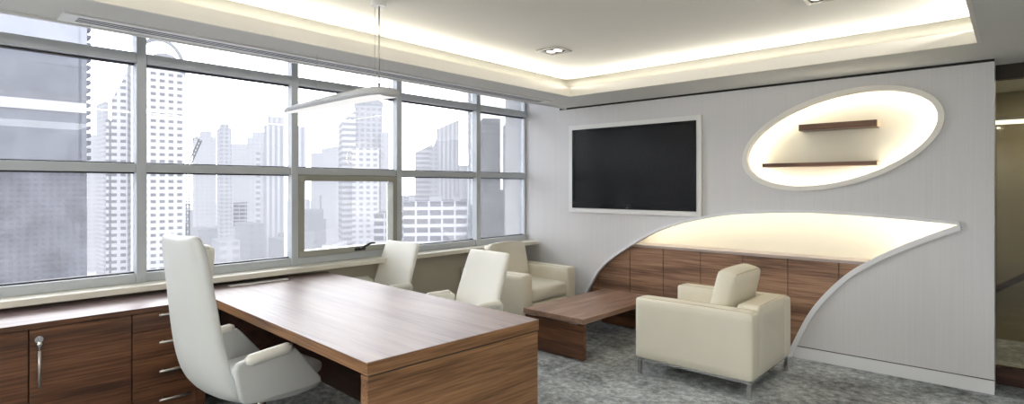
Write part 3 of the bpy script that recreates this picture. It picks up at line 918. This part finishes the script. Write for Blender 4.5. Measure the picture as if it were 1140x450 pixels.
# big slab beside us, parallel to our windows
bs = tag(empty('office_slab'), 'huge flat grey office slab filling the leftmost window', 'building')
XQ, YQ = -200.0, 38.1
def slab_low(bm):
    prism_bm(bm, [(XQ - 40, YQ - 130), (XQ, YQ - 130), (XQ, YQ), (XQ - 40, YQ)], GZ, 6.0)
def slab_mid(bm):
    prism_bm(bm, [(XQ - 40, YQ - 130), (XQ, YQ - 130), (XQ, YQ), (XQ - 40, YQ)], 6.05, 40)
    z = 7.
    while z < 66:
        add_box(bm, XQ - 8, XQ - .3, YQ - .4, YQ + 1.0, z, z + 1.1); z += 2.2
def slab_up(bm):
    prism_bm(bm, [(XQ - 40, YQ - 130), (XQ, YQ - 130), (XQ, YQ), (XQ - 40, YQ)], 40.05, 90)
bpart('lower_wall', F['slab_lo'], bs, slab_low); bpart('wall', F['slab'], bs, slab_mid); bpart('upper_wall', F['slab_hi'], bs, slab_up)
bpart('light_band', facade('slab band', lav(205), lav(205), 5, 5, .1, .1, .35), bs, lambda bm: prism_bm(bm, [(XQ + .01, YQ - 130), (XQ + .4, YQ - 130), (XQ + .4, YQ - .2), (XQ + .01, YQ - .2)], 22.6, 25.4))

# round-crowned tower
rt = tower('tall white apartment tower with an arched crown, behind the first window post',
           [('shaft', 'white', 150, 206, 76, 250., 22, .12, None), ('wing', 'white', 124, 150, 95, 251., 18, -.15, (112, 78)), ('low_wing', 'white', 118, 126, 132, 249., 16, -.1, None)], 'apartment_tower')
d = 250.; cpt = direction(168) * d; rr = (direction(200) - direction(140)).normalized(); ff = Vector((-rr.y, rr.x))
def crown(bm):
    pts = []
    for k in range(17):
        q = math.pi * k / 16
        o = cpt + rr * (12.5 * math.cos(q)) + ff * 4
        pts.append((o.x, o.y, up_at(80, d) + 15.5 * math.sin(q)))
    add_tube(bm, pts, .9, 6)
bpart('crown_arch', F['pale'], rt, crown)
def dome(bm):
    loops = []
    for k in range(7):
        q = math.pi / 2 * k / 7
        loops.append([tuple((cpt + rr * (9.5 * math.cos(q) * math.cos(t)) + ff * (9 + 7 * math.cos(q) * math.sin(t)))) + (up_at(80, d) + 10.5 * math.sin(q),) for t in (2 * math.pi * j / 16 for j in range(16))])
    add_loft(bm, loops)
bpart('crown_dome', F['grey'], rt, dome)

tower('grey narrow tower left of the arched apartment tower', [('shaft', 'grey', 107, 121, 113, 420., 25, .2, None)])
tower('low pale tower beside the huge grey slab', [('shaft', 'far', 97, 108, 150, 470., 25, 0, None)])
tower('pale block right of the construction crane', [('shaft', 'far', 214, 241, 152, 520., 30, .1, None), ('penthouse', 'far', 222, 236, 146, 525., 20, .1, None)])
tower('darker slim tower in the second window, right of the crane', [('shaft', 'grey', 241, 258, 142, 450., 26, .1, None), ('plant_room', 'grey', 244, 255, 138, 455., 14, .1, None)])
tower('faint pale tower behind the slim dark tower', [('shaft', 'far', 256, 276, 160, 600., 30, 0, None)])
tower('pale stepped tower left of the finned tower', [('shaft', 'far', 275, 294, 153, 520., 28, 0, None), ('step', 'far', 281, 294, 147, 526., 20, 0, None)])
tower('finned tower behind the second window post', [('shaft', 'fins', 294, 341, 140, 340., 30, 0, None), ('crown', 'fins', 298, 330, 130, 342., 22, 0, None), ('side_wing', 'pale', 285, 296, 170, 338., 22, 0, None)])
tower('small faint tower in the third window', [('shaft', 'far', 346, 361, 170, 640., 30, 0, None)])
tower('flat topped pale tower left of the twin tower', [('shaft', 'far', 358, 378, 164, 560., 30, 0, (166, 162))])
jt = tower('massive twin shafted tower in the third window', [('shaft', 'bands', 376, 396, 128, 350., 28, .1, (134, 122)), ('main_shaft', 'grey', 395, 426, 118, 356., 26, 0, None), ('front_bay', 'pale', 392, 422, 165, 344., 12, 0, None), ('side_wing', 'far', 424, 434, 147, 352., 20, 0, None)])
bpart('cap', F['bands'], jt, lambda bm: add_loft(bm, [[tuple(direction(410.5) * 366 + Vector((math.cos(t), math.sin(t))) * r_) + (z_,) for t in (2 * math.pi * j / 16 for j in range(16))] for r_, z_ in ((9.5, up_at(118, 356) + .1), (9.5, up_at(112, 356)), (6.5, up_at(108, 356)))]))
tower('dark gabled tower in the fourth window', [('shaft', 'bands', 462, 482, 165, 420., 24, 0, (170, 160))])
tower('pale tower with slanted top in the fourth window', [('shaft', 'fins', 486, 511, 138, 400., 26, 0, (144, 133)), ('step', 'grey', 478, 488, 158, 398., 22, 0, (172, 150)), ('mast', 'grey', 486, 487.5, 133, 399., 2, 0, None)])
tower('low tower at the right edge of the fourth window', [('shaft', 'far', 510, 524, 184, 520., 26, 0, None)])
tower('banded tower at the left of the fifth window', [('shaft', 'bands', 533, 557, 132, 380., 26, .1, None), ('step', 'pale', 528, 536, 156, 378., 20, 0, None)])
tower('tapering glass tower beside the corner of the room', [('shaft', 'far', 560, 592, 135, 350., 28, 0, (140, 130))])
dkb = tower('white open parking deck in front of the fourth window towers', [('deck', 'deck', 446, 530, 224, 260., 30, .05, None)], 'parking_deck')
for a_, b_, t_ in ((455, 462, 217), (478, 492, 219), (505, 512, 215)):
    bpart('roof_hut', F['low'], dkb, lambda bm: prism_bm(bm, footprint(a_, b_, 266., 6), up_at(224, 260.) - .5, up_at(t_, 266.)))

# construction crane
cr_ = tag(empty('tower_crane'), 'thin grey construction crane beside the arched tower', 'crane')
d = 300.; mC = lav(40)
mcr = facade('crane steel', mC, mC, 5, 5, .1, .1, .2)
def P3(px, py): v = direction(px) * d; return (v.x, v.y, up_at(py, d))
def lattice(bm, a, b, w, n):
    a, b = Vector(a), Vector(b); t = (b - a).normalized(); u = t.cross(Vector((.67, -.74, 0))).normalized() * w
    add_tube(bm, [a + u, b + u], .3, 4); add_tube(bm, [a - u, b - u], .3, 4)
    for k in range(n):
        p = a + (b - a) * k / n; q = a + (b - a) * (k + 1) / n
        add_tube(bm, [p + u, q - u], .16, 4); add_tube(bm, [p - u, q + u], .16, 4)
v = direction(209) * d
bpart('mast', mcr, cr_, lambda bm: lattice(bm, (v.x, v.y, GZ), P3(209, 188), .9, 24))
bpart('jib', mcr, cr_, lambda bm: lattice(bm, P3(208, 190), P3(223, 156), .8, 9))
bpart('tie', mcr, cr_, lambda bm: add_tube(bm, [P3(223, 156), P3(216, 153), P3(210, 176)], .2, 4))

# low city blocks
k = 0
rng = random.Random(11)
first = {}
for row, (d, n) in enumerate(((470., 13), (600., 14), (760., 15), (980., 15), (250., 16), (300., 18), (350., 18))):
    for j in range(n):
        px = 212 + (590 - 212) * (j + rng.uniform(.1, .9)) / n
        w = rng.uniform(20, 42) * min(1.2, 470 / d)
        dd = d * rng.uniform(.95, 1.08)
        top = rng.uniform(244, 284) if row == 4 else rng.uniform(228, 262) if row in (5, 6) else rng.uniform(222, 262) if row == 0 else rng.uniform(214, 246) if row == 1 else rng.uniform(206, 226)
        poly = footprint(px - w / 2, px + w / 2, dd, rng.uniform(18, 34), rng.uniform(-.4, .4))
        if not is_free(poly): continue
        occupy(poly)
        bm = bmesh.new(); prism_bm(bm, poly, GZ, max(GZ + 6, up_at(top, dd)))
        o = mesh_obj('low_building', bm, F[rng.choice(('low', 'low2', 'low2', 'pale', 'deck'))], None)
        tag(o, 'low flat roofed block in the pale haze beneath the city towers', 'building', 'low blocks of the hazy city')

def ground():
    m, nt, out = newmat('hazy city ground')
    tc = N(nt, 'ShaderNodeTexCoord')
    vz = N(nt, 'ShaderNodeTexVoronoi', i_Scale=.03); nt.links.new(tc.outputs['Object'], vz.inputs['Vector'])
    nz = N(nt, 'ShaderNodeTexNoise', i_Scale=.05, i_Detail=6.0); nt.links.new(tc.outputs['Object'], nz.inputs['Vector'])
    mx = N(nt, 'ShaderNodeMix', data_type='RGBA'); mx.inputs['Factor'].default_value = .5
    nt.links.new(vz.outputs['Color'], mx.inputs['A']); nt.links.new(nz.outputs['Fac'], mx.inputs['B'])
    bw = N(nt, 'ShaderNodeRGBToBW'); nt.links.new(mx.outputs['Result'], bw.inputs[0])
    cr = N(nt, 'ShaderNodeValToRGB'); cr.color_ramp.elements[0].position = .3; cr.color_ramp.elements[1].position = .7
    cr.color_ramp.elements[0].color = (.07, .07, .08, 1); cr.color_ramp.elements[1].color = (.32, .32, .34, 1)
    nt.links.new(bw.outputs[0], cr.inputs[0])
    df_ = N(nt, 'ShaderNodeBsdfDiffuse'); nt.links.new(cr.outputs[0], df_.inputs[0])
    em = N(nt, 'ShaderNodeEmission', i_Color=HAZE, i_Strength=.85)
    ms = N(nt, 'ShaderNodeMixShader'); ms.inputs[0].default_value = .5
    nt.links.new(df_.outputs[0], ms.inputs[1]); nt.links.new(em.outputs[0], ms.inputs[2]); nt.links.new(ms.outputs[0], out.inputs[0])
    return m
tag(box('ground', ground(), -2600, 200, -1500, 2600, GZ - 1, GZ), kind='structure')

# ------------------------------------------------------------------ light
SKY = 9.5
w = bpy.data.worlds.new('overcast'); S.world = w; w.use_nodes = True
nt = w.node_tree; nt.nodes.clear()
out = N(nt, 'ShaderNodeOutputWorld'); bg = N(nt, 'ShaderNodeBackground', i_Strength=SKY)
tc = N(nt, 'ShaderNodeTexCoord'); sp = N(nt, 'ShaderNodeSeparateXYZ'); nt.links.new(tc.outputs['Generated'], sp.inputs[0])
cr = N(nt, 'ShaderNodeValToRGB'); e = cr.color_ramp.elements
e[0].position = 0.0; e[0].color = (.86, .89, .96, 1); e[1].position = .35; e[1].color = (.98, .99, 1.0, 1)
nt.links.new(sp.outputs['Z'], cr.inputs[0]); nt.links.new(cr.outputs[0], bg.inputs[0]); nt.links.new(bg.outputs[0], out.inputs[0])

def area(name, loc, rot, sx, sy, power, col=(1, 1, 1), portal=False, spread=180):
    l = bpy.data.lights.new(name, 'AREA'); l.shape = 'RECTANGLE'; l.size = sx; l.size_y = sy; l.energy = power; l.color = col
    l.spread = math.radians(spread)
    o = bpy.data.objects.new(name, l); o.location = loc; o.rotation_euler = rot; COL.objects.link(o)
    if portal: l.cycles.is_portal = True
    return o
area('window_portal', (-4.66, 1.57, 1.79), (0, math.radians(-90), 0), 1.95, 7.6, 1, portal=True)
# cove lamps lying on the ledge, shining up
warm = (1.0, .94, .83)
zc = ZS + .10
P_M = 5.5
area('cove_lamp', (TX0 - .10, (TY0 + TY1) / 2, zc), (0, math.radians(-125), 0), .03, TY1 - TY0, P_M * (TY1 - TY0), warm)
area('cove_lamp', (TX1 + .10, (TY0 + TY1) / 2, zc), (0, math.radians(125), 0), .03, TY1 - TY0, P_M * (TY1 - TY0), warm)
area('cove_lamp', ((TX0 + TX1) / 2, TY1 + .10, zc), (math.radians(-125), 0, 0), TX1 - TX0, .03, P_M * (TX1 - TX0), warm)
area('cove_lamp', ((TX0 + TX1) / 2, TY0 - .10, zc), (math.radians(125), 0, 0), TX1 - TX0, .03, P_M * (TX1 - TX0), warm)
# unseen fill lamps added to brighten the room
area('fill_lamp', (1.4, .5, ZS - .02), (0, 0, 0), 1.2, 3.0, 55, (.97, .98, 1))
area('fill_lamp', (-1.8, -2.4, ZS - .02), (0, 0, 0), 3.0, .8, 100, (.97, .98, 1))
area('corridor_fill_lamp', (.8, 6.5, ZS - .02), (0, 0, 0), 1.5, .6, 40, (1, .94, .84))  # unseen lamp added to brighten the corridor
for x in (-2.85, -.854):
    l = bpy.data.lights.new('downlight_beam', 'SPOT'); l.energy = 22; l.spot_size = math.radians(80); l.spot_blend = .7; l.color = (1, .92, .8); l.shadow_soft_size = .05
    o = bpy.data.objects.new('downlight_beam', l); o.location = (x, 3.69, ZC - .03); COL.objects.link(o)

# ------------------------------------------------------------------ camera
cam = bpy.data.cameras.new('camera'); co = bpy.data.objects.new('camera', cam); COL.objects.link(co)
cam.sensor_fit = 'HORIZONTAL'; cam.sensor_width = 36; cam.lens = 36 * 623 / 1140
cam.shift_y = -17.5 / 1140
cam.clip_start = .05; cam.clip_end = 6000
co.location = (0, 0, 1.5)
co.rotation_euler = (math.radians(90), 0, math.atan2(.6692, .7431))
S.camera = co

S.view_settings.view_transform = 'Standard'
S.view_settings.look = 'None'
S.view_settings.exposure = 0.12
S.cycles.max_bounces = 10
S.cycles.diffuse_bounces = 6
S.cycles.transparent_max_bounces = 16
S.cycles.sample_clamp_indirect = 6.0
S.cycles.use_denoising = True
